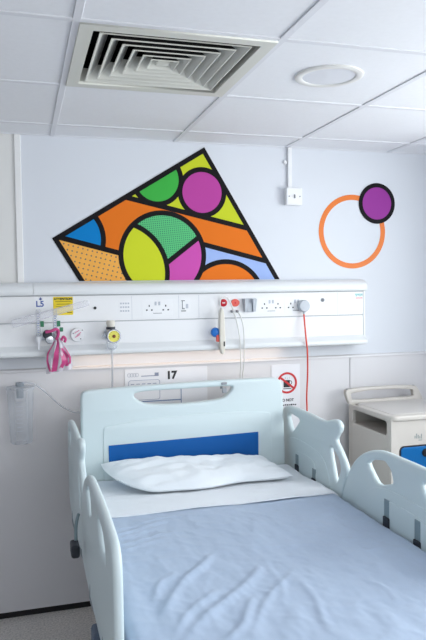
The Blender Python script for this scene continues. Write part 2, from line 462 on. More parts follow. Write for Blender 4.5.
# ---- sockets
def three_holes(bm, cx, cz):
    box(bm, cx-.0028, cx+.0028, FY-.0014, FY-.0008, cz+.009, cz+.018)
    for s in (-1, 1): box(bm, cx+s*.0125-.004, cx+s*.0125+.004, FY-.0014, FY-.0008, cz-.010, cz-.0035)
def socket(cx, cz, sp, label):
    s = thing('power_socket', label, 'socket', (cx, FY, cz-.037), 'double power sockets on the trunking')
    obj('socket_plate', B(cx-sp/2-.035, cx+sp/2+.035, FY-.0010, FY-.0001, cz-.038, cz+.040, .0004), M['plate'], s)
    for k in (-1, 1):
        hb = NB(); three_holes(hb, cx+k*sp/2, cz-.004); obj('outlet_holes', hb, M['hole'], s)
    for k in (-1, 1): obj('rocker_switch', B(cx+k*.009-.005, cx+k*.009+.005, FY-.0026, FY-.0008, cz+.012, cz+.030, .001), M['faint'], s)
    obj('printed_mark', B(cx-.022, cx+.022, FY-.0014, FY-.0008, cz-.028, cz-.0255), M['mark'], s)
socket(.479, 1.484, .082, 'double power socket on the trunking above the bed number')
socket(1.074, 1.482, .074, 'double power socket on the trunking beside the grey holder')
socket(1.215, 1.482, .066, 'double power socket holding the round grey plug')
p = thing('power_plug', 'round grey plug with red cable in the trunking socket', 'plug', (1.244, FY, 1.447))
obj('plug_body', LA([(.026, .003), (.031, .006), (.031, .030), (.027, .036), (.010, .037), (0, .037)], (1.246, FY-.001, 1.478), 'Y', 28), M['grey'], p, True)
obj('strain_relief', LA([(.006, 0), (.0075, .012), (.0075, .016)], (1.247, FY-.022, 1.436), 'Z', 14), M['grey'], p, True)
obj('cable', tube(NB(), [(1.247, -.108, 1.440), (1.2475, -.118, 1.38), (1.249, -.132, 1.30), (1.256, -.13, 1.24), (1.270, -.10, 1.12), (1.282, -.06, 1.0), (1.290, -.045, .90), (1.292, -.04, .6), (1.285, -.05, .12), (1.25, -.10, .012), (1.1, -.14, .008)], .0042), M['cable_red'], p, True)

d = thing('data_outlet', 'printed data outlet on the trunking right of the left double socket', 'outlet', (.613, FY, 1.455))
obj('outlet_plate', B(.594, .645, FY-.0010, FY-.0001, 1.458, 1.534, .0004), M['plate'], d)
bm = NB(); box(bm, .602, .606, FY-.0014, FY-.0008, 1.476, 1.518); box(bm, .602, .616, FY-.0014, FY-.0008, 1.474, 1.479); box(bm, .599, .617, FY-.0014, FY-.0008, 1.514, 1.518); box(bm, .598, .622, FY-.0014, FY-.0008, 1.463, 1.468)
obj('port', bm, M['mark'], d)
bm = NB(); box(bm, .622, .634, FY-.0014, FY-.0008, 1.478, 1.500); obj('port', bm, M['faint'], d)
d = thing('service_label', 'faint grey printed label on the trunking above the yellow gauge', 'label', (.32, FY, 1.455))
obj('sticker', B(.292, .346, FY-.0012, FY-.0001, 1.458, 1.522), M['plate'], d)
bm = NB()
for i in range(3):
    for k in range(4): box(bm, .296+k*.012, .304+k*.012, FY-.0016, FY-.0011, 1.468+i*.018, 1.476+i*.018)
obj('printed_mark', bm, M['faint'], d)
b = obj('keyhole_button', LA([(.007, 0), (.007, .003), (.004, .004), (0, .004)], (.176, FY-.0001, 1.489), 'Y', 16), M['ink'], smooth=True)
tag(b, 'small black round button on the trunking left of the yellow gauge', 'button')
lk = thing('key_lock', 'small dark key lock on the trunking right of the grey plug', 'lock', (1.363, FY, 1.497))
obj('escutcheon', LA([(.0105, 0), (.0105, .003), (.008, .005), (0, .005)], (1.363, FY-.0001, 1.507), 'Y', 20), M['midgrey'], lk, True)
obj('keyhole', B(1.3612, 1.3648, FY-.0062, FY-.005, 1.501, 1.513), M['ink'], lk)

# ---- nurse call set
n = thing('call_button', 'round red call button on the trunking above the handset', 'button', (.815, FY, 1.475))
obj('plate', B(.790, .842, FY-.0010, FY-.0001, 1.440, 1.540, .0004), M['plate'], n)
obj('button', LA([(.019, .002), (.019, .009), (.015, .013), (.009, .014), (.009, .011), (0, .011)], (.815, FY-.001, 1.502), 'Y', 24), M['red'], n, True)
obj('button_symbol', B(.808, .822, FY-.0130, FY-.0118, 1.4995, 1.5045), M['paper'], n)
n = thing('call_socket', 'red oval call socket on the trunking beside the grey holder', 'button', (.877, FY, 1.440))
obj('plate', B(.845, .912, FY-.0010, FY-.0001, 1.440, 1.540, .0004), M['plate'], n)
e = chaikin([(.852, 1.501), (.866, 1.520), (.890, 1.520), (.904, 1.501), (.890, 1.482), (.866, 1.482)], 3)
obj('oval', outline([e], FY-.009, FY-.0005, 'XZ', .002), M['redor'], n, True)
obj('button_symbol', LA([(.005, 0), (.005, .002)], (.877, FY-.0088, 1.501), 'Y', 12), M['red'], n)
for x in (.860, .888): obj('jack', LA([(.007, 0), (.007, .012), (.004, .02)], (x, FY-.0005, 1.458), 'Y', 14), M['midgrey'], n, True)
obj('jack', LA([(.006, 0), (.006, .010), (.003, .014)], (.802, FY-.0005, 1.460), 'Y', 14), M['midgrey'], n, True)

hs = thing('call_handset', 'white patient handset with blue button hanging below the red button', 'handset', (.79, -.118, 1.25))
hb = chaikin([(.778, 1.478), (.802, 1.478), (.806, 1.38), (.808, 1.275), (.800, 1.246), (.784, 1.250), (.776, 1.30)], 2)
obj('handset_body', outline([hb], -.152, -.122, 'XZ', .006), M['beige'], hs, True)
obj('blue_button', LA([(.022, 0), (.024, .006), (.022, .022), (.012, .028), (0, .029)], (.763, -.112, 1.357), 'Y', 24), M['blueb'], hs, True)
obj('clip', B(.764, .782, -.142, -.124, 1.31, 1.345, .003), M['redor'], hs)
obj('key', B(.796, .803, -.1535, -.151, 1.288, 1.312, .001), M['ink'], hs)
obj('cord', tube(NB(), [(.788, -.136, 1.475), (.785, -.135, 1.50), (.793, -.13, 1.525), (.815, -.125, 1.532), (.838, -.122, 1.515), (.856, -.118, 1.475), (.861, -.110, 1.462)], .0034), M['cable_w'], hs, True)
cb = thing('looped_cable', 'looped pale cord hanging from the call socket behind the headboard', 'cord', (.90, -.12, .85))
obj('cord', tube(NB(), [(.861, -.1105, 1.455), (.874, -.118, 1.42), (.888, -.128, 1.33), (.893, -.128, 1.22), (.898, -.10, 1.10), (.902, -.09, .95), (.905, -.09, .86)], .0034), M['cable_w'], cb, True)
obj('cord', tube(NB(), [(.889, -.1105, 1.455), (.902, -.118, 1.42), (.911, -.126, 1.36), (.912, -.126, 1.22), (.910, -.10, 1.10), (.905, -.09, .86)], .0034), M['cable_w'], cb, True)

g = thing('handset_holder', 'grey tapered holder bracket on the trunking beside the red oval', 'holder', (.947, FY, 1.452))
bm = NB()
def wedge(bm, xt0, xt1, xb0, xb1, zt, zb, y0, y1):
    vs = [(xt0, y0, zt), (xt1, y0, zt), (xb1, y0, zb), (xb0, y0, zb), (xt0, y1, zt), (xt1, y1, zt), (xb1, y1*.5+y0*.5, zb), (xb0, y1*.5+y0*.5, zb)]
    V = [bm.verts.new(q) for q in vs]
    for f in ((0, 1, 2, 3), (4, 5, 6, 7), (0, 1, 5, 4), (1, 2, 6, 5), (2, 3, 7, 6), (3, 0, 4, 7)): bm.faces.new([V[i] for i in f])
wedge(bm, .915, .987, .925, .978, 1.522, 1.452, FY-.0002, FY-.012)
obj('back_plate', bm, M['grey'], g)
for a, b_ in ((.920, .938), (.964, .984)):
    bm = NB(); wedge(bm, a, b_, a+.004, b_-.003, 1.520, 1.455, FY-.010, FY-.034); obj('side_arm', bm, M['grey'], g)
bm = NB(); wedge(bm, .938, .964, .940, .962, 1.500, 1.456, FY-.011, FY-.020); obj('centre_web', bm, M['grey'], g)

# ---- gas outlet, suction regulator, flowmeters
q = thing('gas_outlet', 'white round gas outlet with pink print on the trunking', 'gas outlet', (.094, FY, 1.33))
obj('cap', LA([(.034, 0), (.034, .012), (.031, .017), (0, .018)], (.092, FY-.0001, 1.364), 'Y', 32), M['plate'], q, True)
bm = NB()
for i, (a, b_) in enumerate(((-.014, .010), (-.006, .014), (-.016, .006))):
    tube(bm, [(.092+a, FY-.0184, 1.352+.010*i), (.092+b_, FY-.0184, 1.366+.010*i)], .0022, 6, 2)
obj('pink_print', bm, mat('pale pink print', (226,150,178), .6), q)
for x, z in ((.070, 1.372), (.112, 1.386), (.104, 1.345)): obj('pin', LA([(.003, 0), (.003, .002)], (x, FY-.017, z), 'Y', 8), M['mark'], q)

r = thing('suction_regulator', 'suction regulator with yellow dial on the trunking', 'regulator', (.25, FY, 1.28))
obj('mount', LA([(.026, 0), (.026, .01), (.018, .014), (.018, .05), (.022, .056)], (.240, FY-.0001, 1.362), 'Y', 24), M['grey'], r, True)
obj('probe_body', LA([(.018, 0), (.018, .035), (.021, .04), (.021, .052), (.016, .058)], (.242, -.140, 1.372), 'Z', 24), M['beige'], r, True)
obj('collar', LA([(.0215, 0), (.0215, .012)], (.242, -.140, 1.388), 'Z', 24), M['dark'], r, True)
dl = obj('dial_case', LA([(.030, 0), (.033, .003), (.033, .026), (.030, .030), (.027, .030), (.027, .026)], (.252, -.150, 1.357), 'Y', 32), M['silver'], r, True)
obj('dial_face', LA([(.0275, 0), (.0275, .002)], (.252, -.1745, 1.357), 'Y', 32), M['dial'], dl)
obj('needle', LA([(.008, 0), (.008, .003), (.004, .005)], (.252, -.1765, 1.357), 'Y', 12), mat('needle brown', (120,70,30), .5), dl)
bm = NB()
for k in range(9):
    a = -.6+k*.54; bx = .252+.022*math.cos(a); bz = 1.357+.022*math.sin(a)
    box(bm, bx-.0012, bx+.0012, -.1771, -.1765, bz-.0012, bz+.0012)
obj('dial_mark', bm, M['ink'], dl)
obj('knob', LA([(.012, 0), (.012, .018), (.009, .02)], (.214, -.14, 1.357), 'Y', 18), M['clear'], r, True)
obj('jar', LA([(.010, .03), (.016, .026), (.026, .018), (.026, -.008), (.020, -.018), (.006, -.024), (.005, -.032)], (.246, -.138, 1.312), 'Z', 24), M['clear'], r, True)
obj('suction_tube', tube(NB(), [(.246, -.138, 1.285), (.247, -.130, 1.22), (.249, -.10, 1.12), (.252, -.06, 1.0), (.252, -.04, .86), (.24, -.03, .60)], .0045), M['tubing'], r, True)

fm = thing('flowmeter', 'twin clear tube flowmeter with green and dark knobs on the trunking', 'flowmeter', (-.05, FY, 1.30))
obj('manifold', B(-.095, .000, -.135, FY-.0001, 1.345, 1.375, .006), M['grey'], fm)
for x in (-.089, -.013):
    tb = obj('flow_tube', LA([(.0105, 0), (.0105, .118), (.009, .124), (0, .125)], (x, -.130, 1.365), 'Z', 20), M['clear'], fm, True)
    bm = NB()
    for k in range(9): box(bm, x-.004, x+.004, -.1414, -.1408, 1.382+k*.0105, 1.3845+k*.0105)
    obj('scale', bm, M['inkblue'], tb)
for x, m in ((-.050, 'dark'), (-.040, 'silver')):
    obj('knob', LA([(.020, 0), (.021, .012), (.017, .022), (0, .023)], (x, -.136, 1.350 if m == 'silver' else 1.374), 'Y', 20), M[m], fm, True)
obj('nozzle', LA([(.004, -.05), (.006, -.02), (.014, -.008), (.016, .012)], (-.090, -.130, 1.352), 'Z', 18), M['paper'], fm, True)
for x in (-.072, .002): obj('green_tag', B(x-.008, x+.008, -.142, -.138, 1.408, 1.435, .002), M['green'], fm)
obj('green_tag', B(.006, .022, -.140, -.136, 1.384, 1.404, .002), M['green'], fm)
lb = thing('flow_sticker', 'blue handwritten marking on the trunking above the clear tubes', 'label', (-.078, FY, 1.50))
obj('sticker', B(-.104, -.050, FY-.001, FY-.0001, 1.494, 1.545), M['plate'], lb)
obj('lettering', text('L5', .038, -.078, FY-.0014, 1.512, bold=.001), M['inkblue'], lb)
bm = NB(); box(bm, -.0775, -.0725, FY-.0016, FY-.001, 1.530, 1.543); box(bm, -.082, -.068, FY-.0016, FY-.001, 1.533, 1.538)
obj('arrow', bm, M['inkblue'], lb)
yl = thing('warning_label', 'yellow ATTENTION label on the trunking behind the clear tubes', 'label', (.028, FY, 1.458))
obj('sticker', outline([rrect(-.018, .073, 1.459, 1.545, .004)], FY-.0012, FY-.0001, 'XZ'), M['yellow'], yl)
obj('lettering', text('ATTENTION', .0150, .0275, FY-.0018, 1.534, bold=.0005), M['ink'], yl)
bm = NB()
for i, w in enumerate((.072, .060, .068)): box(bm, .0275-w/2, .0275+w/2, FY-.0016, FY-.0012, 1.521-i*.012, 1.5235-i*.012)
box(bm, .045, .066, FY-.0016, FY-.0012, 1.468, 1.473)
obj('small_print', bm, mat('olive print', (130,112,20), .6), yl)
# clear sleeve lying across the flowmeter
sl = NB()
a, b_ = Vector((-.205, -.160, 1.425)), Vector((.140, -.160, 1.517)); dr = (b_-a); L = dr.length; dr.normalize(); up = Vector((-dr.z, 0, dr.x))
rings = []
for i in range(25):
    f = i/24; hw = .019*(1-.25*f)*(1 if .03 < f < .97 else .85); c_ = a+dr*L*f
    th = .006*(1-.5*f)*math.sin(PI*min(1, max(.05, f*1.0)))**.5+.001
    ring = []
    for k in range(12):
        an = 2*PI*k/12; ring.append(sl.verts.new(c_+up*hw*math.cos(an)*(1+.06*noise.noise((i*.7, k, 0)))+Vector((0, -1, 0))*th*math.sin(an)))
    rings.append(ring)
for A_, B_ in zip(rings, rings[1:]):
    for k in range(12): sl.faces.new((A_[k], A_[(k+1) % 12], B_[(k+1) % 12], B_[k]))
sl.faces.new(rings[0]); sl.faces.new(rings[-1])
st = obj('catheter_sleeve', sl, M['bag'], smooth=True)
st.data.materials[0] = clear_mat('clear sleeve film', (232,232,240), .26, .2)
tag(st, 'clear plastic sleeve lying slanted in front of the yellow label', 'sleeve')

# pink-printed plastic bag hanging from the flowmeter
pb = thing('plastic_bag', 'clear bag with pink stripes hanging from the flowmeter', 'bag', (.0, -.15, 1.19))
OX = .0
def bag_pt(u, w):
    """u across 0..1, w down 0..1"""
    zt, zb = 1.392, 1.196
    z = zt+(zb-zt)*w
    l = -.020+(-.040)*math.sin(min(1, w*1.25)*PI/2); rr = .004+.055*math.sin(min(1, w*1.2)*PI/2)
    cx = -.012+.016*w
    l2 = cx+(l-cx)*(.28+.72*min(1, w*1.9)); r2 = cx+(rr-cx)*(.28+.72*min(1, w*1.6))
    if w > .82:
        z += .018*(u-.3)
    x = l2+(r2-l2)*u
    return x, z
pb_bm = NB(); g1 = []; NU, NW = 26, 28
for j_ in range(NW+1):
    row = []
    for i in range(NU+1):
        u, w = i/NU, j_/NW
        x, z = bag_pt(u, w)
        y = -.150-.022*math.sin(PI*u)*math.sin(PI*(.12+.85*w))-.006*math.sin(u*19+w*5)+.010*noise.noise((u*5, w*4, 3))
        row.append(pb_bm.verts.new((x, y, z)))
    g1.append(row)
g2 = []
for j_ in range(NW+1):
    row = []
    for i in range(NU+1):
        u, w = i/NU, j_/NW
        x, z = bag_pt(u, w)
        if i in (0, NU) or j_ == NW: row.append(g1[j_][i]); continue
        row.append(pb_bm.verts.new((x, -.140+.004*math.sin(u*14), z)))
    g2.append(row)
for g_ in (g1, g2):
    for j_ in range(NW):
        for i in range(NU):
            try: pb_bm.faces.new((g_[j_][i], g_[j_][i+1], g_[j_+1][i+1], g_[j_+1][i]))
            except ValueError: pass
obj('bag_film', pb_bm, M['bag'], pb, True)
def stripe(pts, hw):
    bm = NB(); path = smooth_path([Vector((u, w, 0)) for u, w in pts], 8); prev = None
    for p_ in path:
        row = []
        for s in (-1, 1):
            u = min(.98, max(.02, p_.x+s*hw)); w = p_.y
            x, z = bag_pt(u, w)
            y = -.152-.022*math.sin(PI*u)*math.sin(PI*(.12+.85*w))-.006*math.sin(u*19+w*5)+.010*noise.noise((u*5, w*4, 3))
            row.append(bm.verts.new((x, y, z)))
        if prev: bm.faces.new((prev[0], prev[1], row[1], row[0]))
        prev = row
    return bm
for pts, hw in (([(.6, 0), (.62, .15), (.45, .45), (.36, .75), (.30, .97)], .105), ([(.2, .25), (.08, .45), (.05, .7), (.16, .95)], .04), ([(.55, .4), (.66, .6), (.68, .78), (.55, .93)], .09), ([(.75, .42), (.84, .6), (.84, .75), (.78, .9)], .07), ([(.93, .38), (.95, .6), (.92, .8)], .03)):
    obj('pink_stripe', stripe(pts, hw), M['pink'], pb, True)
obj('pink_handle', tube(NB(), [(-.058, -.172, 1.386), (-.035, -.178, 1.390), (-.012, -.178, 1.398), (-.002, -.174, 1.388), (-.004, -.168, 1.366), (-.012, -.164, 1.350)], .007), M['pink'], pb, True)
obj('pink_knot', tube(NB(), [(.012, -.165, 1.345), (.020, -.168, 1.362), (.030, -.165, 1.352), (.026, -.162, 1.336)], .006), M['pink'], pb, True)

# suction canister on the lower wall
sc = thing('suction_canister', 'clear graduated suction jar on the lower wall at far left', 'canister', (-.175, -.09, .865))
CX, CY = -.176, -.085
obj('jar', LA([(.0, .866), (.046, .866), (.050, .872), (.060, 1.112), (.063, 1.116), (.063, 1.126)], (CX, CY, 0), 'Z', 36, cap=False), M['clear'], sc, True)
obj('lid', LA([(.063, 1.118), (.066, 1.122), (.066, 1.130), (.056, 1.132), (0, 1.133)], (CX, CY, 0), 'Z', 36, cap=False), M['clear'], sc, True)
obj('port', LA([(.016, 1.075), (.018, 1.125), (.020, 1.135), (.018, 1.150), (0, 1.152)], (CX-.002, CY, 0), 'Z', 20), clear_mat('smoky plastic', (150,162,172), .5), sc, True)
bm = NB()
for k in range(9):
    for q_ in range(5):
        a0 = -PI/2-.30+q_*.1; zz = .93+k*.019; rr = .0505+.010*(zz-.872)/.24+.0006
        box(bm, CX+rr*math.cos(a0)-.0028, CX+rr*math.cos(a0)+.0028, CY+rr*math.sin(a0)-.0006, CY+rr*math.sin(a0)+.0006, zz, zz+.0018)
obj('scale', bm, M['faint'], sc)
obj('wall_bracket', B(CX-.03, CX+.03, -.032, -.0105, 1.05, 1.12, .004), M['clad'], sc)
obj('tube', tube(NB(), [(CX, CY, 1.145), (CX+.03, CY-.005, 1.147), (CX+.075, CY+.01, 1.130), (CX+.13, CY+.02, 1.08), (CX+.19, CY+.03, 1.02), (CX+.26, CY+.04, .985), (CX+.36, CY+.04, .985), (CX+.43, -.04, .99)], .0042), M['tubing'], sc, True)

# ---- papers behind the headboard
pl = thing('bed_number_board', 'white board numbered 17 on the wall behind the headboard', 'board', (.53, -.012, .93))
PY = -.014
obj('board', B(.322, .748, PY, -.0100, .90, 1.178, .001), M['paper'], pl)
obj('number', text('17', .054, .560, PY-.0008, 1.138, bold=.0026), M['ink'], pl)
bm = NB()
for k in range(4):
    t_ = NB(); cc = outline([circle(.345+.013*k, 1.148, .010, 20), circle(.345+.013*k, 1.148, .0075, 20)], PY-.0008, PY-.0001, 'XZ'); merge(bm, cc); t_.free()
obj('loop_print', bm, M['faint'], pl)
bm = NB(); box(bm, .405, .480, PY-.0008, PY-.0001, 1.139, 1.143); box(bm, .474, .494, PY-.0008, PY-.0001, 1.139, 1.156)
obj('bed_symbol', bm, mat('slate print', (140,148,172), .6), pl)
bm = outline([rrect(.340, .500, 1.02, 1.122, .012), rrect(.3425, .4975, 1.0225, 1.1195, .010)], PY-.0008, PY-.0001, 'XZ')
for k in range(5): box(bm, .352+k*.028, .370+k*.028, PY-.0008, PY-.0001, 1.100, 1.104)
obj('form_outline', bm, mat('slate line', (160,168,190), .6), pl)
bm = NB(); box(bm, .322, .610, PY-.0009, PY-.0001, 1.010, 1.0155); box(bm, .607, .611, PY-.0009, PY-.0001, .90, 1.09); box(bm, .322, .61, PY-.0009, PY-.0001, 1.075, 1.0775)
obj('table_line', bm, mat('table line', (120,140,178), .6), pl)

sg = thing('warning_sign', 'paper sign with a red crossed-out cup beside the headboard', 'sign', (1.20, -.012, .84))
obj('sheet', B(1.100, 1.264, PY, -.0100, .80, 1.166, .001), M['paper'], sg)
SX, SZ, SR = 1.189, 1.067, .057
obj('red_ring', outline([circle(SX, SZ, SR, 64), circle(SX, SZ, SR-.011, 64)], PY-.0014, PY-.0001, 'XZ'), M['signred'], sg)
cu_ = NB(); box(cu_, 1.169, 1.205, PY-.0008, PY-.0001, 1.043, 1.082); box(cu_, 1.167, 1.213, PY-.0008, PY-.0001, 1.034, 1.038)
merge(cu_, outline([circle(1.207, 1.068, .011, 24), circle(1.207, 1.068, .0075, 24)], PY-.0008, PY-.0001, 'XZ'))
obj('cup_symbol', cu_, M['ink'], sg)
bm = NB()
for k in range(3): tube(bm, [(1.177+k*.011, PY-.0004, 1.088), (1.181+k*.011, PY-.0004, 1.092), (1.179+k*.011, PY-.0004, 1.098)], .0007, 5, 3)
obj('steam_symbol', bm, M['mark'], sg)
sb = NB(); ca = math.radians(-38); L = SR-.006; n1 = (math.cos(ca), math.sin(ca)); n2 = (-n1[1], n1[0]); w_ = .0055
V = [(SX+s*L*n1[0]+q_*w_*n2[0], SZ+s*L*n1[1]+q_*w_*n2[1]) for s, q_ in ((-1, -1), (1, -1), (1, 1), (-1, 1))]
obj('red_bar', outline([V], PY-.0018, PY-.0001, 'XZ'), M['signred'], sg)
obj('lettering', text('DO NOT', .020, 1.186, PY-.0008, .974, bold=.0006), M['ink'], sg)
bm = NB()
for k in range(9): box(bm, 1.140+k*.0115, 1.149+k*.0115, PY-.0009, PY-.0001, .945+.001*(k % 2), .953-.001*(k % 3))
obj('small_print', bm, M['hole'], sg)

# ------------------------------------------------------------------ bed
BX = .587
bed = thing('hospital_bed', 'pale blue plastic hospital bed with raised side rails', 'bed', (BX, -1.3, 0))
# headboard
hp = [(.080, .52), (.084, .90), (.086, 1.04), (.086, 1.095), (.100, 1.116), (.145, 1.121), (.35, 1.126), (.60, 1.131), (.85, 1.133), (1.020, 1.132), (1.052, 1.126), (1.067, 1.10), (1.071, 1.04), (1.078, .90), (1.084, .52)]
HY = -.25
def cut_corner(poly, r=.5): return chaikin(poly, 2)
slot = chaikin([(.330, 1.098), (.322, 1.073), (.350, 1.052), (.392, 1.033), (.55, 1.027), (.745, 1.036), (.784, 1.062), (.806, 1.090), (.800, 1.101), (.56, 1.0985)], 2)
slot = [(x+.006, z+.003) for x, z in slot]
hb = obj('headboard', outline([chaikin(hp, 2), slot], HY, HY+.045, 'XZ', .012, 4), M['bed'], bed, True)
pan = chaikin([(.182, .55), (.182, .935), (.195, .950), (.40, .972), (.60, .980), (.80, .980), (.990, .968), (1.006, .955), (1.010, .55)], 2)
obj('raised_panel', outline([pan], HY-.004, HY+.004, 'XZ', .0038, 3), M['bed'], hb, True)
obj('blue_band', outline([[(.207, .74), (.207, .860), (.936, .872), (.936, .74)]], HY-.0075, HY-.004, 'XZ'), M['blue'], hb)
cp = thing('cable_clip', 'small grey clip clamped on the headboard handle bar', 'clip', (.766, -.235, 1.07))
obj('jaw', B(.752, .780, HY-.006, HY+.0495, 1.112, 1.124, .003), M['midgrey'], cp)
obj('jaw', B(.754, .778, HY-.009, HY-.0005, 1.072, 1.098, .004), M['midgrey'], cp)
obj('spring', B(.760, .772, HY+.0452, HY+.0492, 1.085, 1.116, .001), M['midgrey'], cp)

# side rails: outlines in (y, z)
hr = [(-.128, .64), (-.130, .93), (-.146, .966), (-.20, .984), (-.34, .989), (-.48, .987), (-.584, .982), (-.635, .986), (-.691, 1.003), (-.742, 1.012), (-.775, .995), (-.770, .965), (-.735, .935), (-.728, .915), (-.778, .881), (-.826, .835), (-.833, .800), (-.790, .69), (-.770, .60), (-.70, .56), (-.20, .56)]
hs1 = [(-.200, .925), (-.222, .947), (-.33, .942), (-.352, .932), (-.262, .862), (-.240, .868)]
hs2 = [(-.670, .872), (-.700, .884), (-.762, .846), (-.780, .808), (-.745, .738), (-.722, .748)]
frl = [(-.765, .62), (-.778, .675), (-.818, .760), (-.866, .845), (-.935, .905), (-1.022, .946), (-1.106, .965), (-1.20, .966), (-1.40, .968), (-1.63, .958), (-1.690, .938), (-1.710, .880), (-1.712, .80), (-1.712, .62), (-1.66, .55), (-.82, .55)]
fh1 = [(-1.000, .888), (-1.040, .912), (-1.130, .930), (-1.175, .905), (-1.192, .862), (-1.10, .830), (-1.070, .834)]
fh2 = [(-1.365, .905), (-1.385, .922), (-1.50, .915), (-1.545, .890), (-1.560, .850), (-1.44, .838), (-1.415, .845)]
def ridge(poly, r, sub=6): return [tuple(p) for p in poly]
def rail(polys, x0, x1, inner, insets, latches, label):
    r = obj('side_rail', outline([chaikin(polys[0], 2)]+[chaikin(p, 2, .14) for p in polys[1:]], x0, x1, 'YZ', .011, 4), M['bed'], bed, True)
    s = 1 if inner == x1 else -1                       # the inner face looks along s
    for p in insets: 
        a, b_ = sorted((inner-s*.002, inner+s*(.003+.0025*insets.index(p))))
        obj('raised_rib', outline([chaikin(p, 2)], a, b_, 'YZ', .0022, 3), M['bed'], r, True)
    for y, z0, z1, z2 in latches:
        a, b_ = sorted((inner+s*.001, inner+s*.008))
        obj('latch_cover', B(a, b_, y-.017, y+.017, z1, z2, .003), M['steel'], r)
        a, b_ = sorted((inner+s*.001, inner+s*.012))
        obj('latch', B(a, b_, y-.020, y+.020, z0, z1, .004), M['dark'], r)
    return r
hrib = [[(-.19, .58), (-.19, .80), (-.25, .835), (-.36, .842), (-.50, .838), (-.60, .825), (-.66, .78), (-.69, .70), (-.68, .58)]]
hrib2 = [[(-.30, .58), (-.30, .765), (-.34, .785), (-.50, .785), (-.545, .76), (-.56, .58)]]
frib = [[(-.90, .58), (-.93, .73), (-.99, .775), (-1.066, .815), (-1.15, .832), (-1.26, .835), (-1.40, .833), (-1.60, .82), (-1.66, .78), (-1.66, .58)]]
frib2 = [[(-1.07, .59), (-1.08, .755), (-1.13, .790), (-1.26, .796), (-1.40, .792), (-1.46, .76), (-1.47, .59)]]
hl = [(-.335, .66, .715, .765), (-.528, .66, .700, .745)]
fl = [(-1.16, .66, .730, .795), (-1.358, .66, .715, .785)]
RI, LI = 1.112, .058; TH = .026
for inner, o_, side in ((RI, 1, 'right'), (LI, -1, 'left')):
    x0, x1 = sorted((inner, inner+o_*TH))
    rail([hr, hs1, hs2], x0, x1, inner, hrib+hrib2, hl, f'{side} rail beside the pillow')
    rail([frl, fh1, fh2], x0, x1, inner, frib+frib2, fl, f'{side} rail beside the blanket')
# deck, frame, arms, castors
bm = NB(); box(bm, .125, 1.05, -2.28, -.262, .50, .535, .008); obj('deck', bm, M['bed'], bed)
bm = NB()
for x in (.16, .97): box(bm, x, x+.045, -2.30, -.22, .40, .46, .006)
for y in (-2.25, -1.3, -.32): box(bm, .16, 1.015, y-.025, y+.025, .41, .45, .004)
obj('chassis', bm, M['bedmetal'], bed)
bm = NB()
for x in (.16, .97): box(bm, x, x+.04, -2.2, -.35, .16, .21, .006)
for y in (-2.15, -.40): box(bm, .16, 1.01, y-.03, y+.03, .16, .21, .005)
for y in (-1.95, -.60):
    for x in (.25, .88): tube(bm, [(x, y, .20), (x, y+.12, .42)], .02, 10, 2)
obj('base_frame', bm, M['bedmetal'], bed)
for o_, inner in ((1, RI), (-1, LI)):
    for y in (-.335, -.60, -1.10, -1.45):
        bm = NB(); x = inner+o_*.016
        tube(bm, [(x, y, .60), (x, y, .54), (inner-o_*.02, y, .47), (inner-o_*.12, y, .43)], .011, 10, 4)
        obj('rail_arm', bm, M['bedmetal'], bed, True)
    bx0, bx1 = sorted((inner+o_*.040, inner+o_*.075))
for x in (.18, .99):
    for y in (-2.15, -.42):
        ca_ = obj('castor', LA([(.02, -.016), (.07, -.016), (.075, -.010), (.075, .010), (.07, .016), (.02, .016)], (x, y, .0755), 'X', 28), M['dark'], bed, True)
        obj('fork', B(x-.028, x+.028, y-.03, y+.03, .12, .165, .008), M['bedmetal'], ca_)
obj('bumper', B(-.018, .012, -.975, -.900, .640, .685, .009, 3), M['dark'], bed)
obj('bumper_arm', tube(NB(), [(.002, -.92, .685), (.006, -.89, .73), (.018, -.86, .76)], .006, 8, 4), M['steel'], bed, True)
obj('bumper', B(.015, .050, -1.36, -1.28, .44, .56, .012, 3), mat('slate rubber', (84,98,118), .5), bed)

# mattress
MT = .690
ma = obj('mattress', B(.105, 1.090, -2.30, -.262, .536, MT, .040, 5), M['mattress'], smooth=True)
tag(ma, 'white covered mattress lying in the bed below the sheet', 'mattress')

def drape(name, x0, x1, ya, yb, zf, nx, ny, m, th=.006, drop=.10):
    """cloth over the mattress: z from zf(x, y); the long sides turn down between mattress and rails"""
    bm = NB(); top = []; R_ = .035
    cols = []
    for i in range(nx+1):
        cols.append(x0+(x1-x0)*i/nx)
    for j_ in range(ny+1):
        v_ = j_/ny; y = ya+(yb-ya)*v_; row = []
        for i, x in enumerate(cols):
            yy = y+(zf(x, y, True) if v_ == 0 else 0)
            d = min(x-x0, x1-x); z = zf(x, yy, False)
            if d < R_: z -= R_-math.sqrt(max(0, R_*R_-(R_-d)**2))
            row.append(bm.verts.new((x, yy, z)))
        lo = bm.verts.new((x0, row[0].co.y, row[0].co.z-drop)); hi = bm.verts.new((x1, row[-1].co.y, row[-1].co.z-drop))
        top.append([lo]+row+[hi])
    for a, b_ in zip(top, top[1:]):
        for i in range(len(a)-1): bm.faces.new((a[i], a[i+1], b_[i+1], b_[i]))
    bmesh.ops.recalc_face_normals(bm, faces=bm.faces)
    if sum(f.normal.z for f in bm.faces) < 0: bmesh.ops.reverse_faces(bm, faces=bm.faces)
    bm.normal_update()
    nv = {v_: v_.normal.copy() for v_ in bm.verts}
    vs = list(bm.verts); fs = [list(f_.verts) for f_ in bm.faces]
    low = {v_: bm.verts.new(v_.co-nv[v_]*th) for v_ in vs}
    edge = [e_ for e_ in bm.edges if len(e_.link_faces) == 1]; edge = [tuple(e_.verts) for e_ in edge]
    for f_ in fs: bm.faces.new([low[v_] for v_ in reversed(f_)])
    for a, b_ in edge: bm.faces.new((a, b_, low[b_], low[a]))
    o = obj(name, bm, m, smooth=True)
    return o
def ridged(p): return 1-abs(noise.noise(p))*2
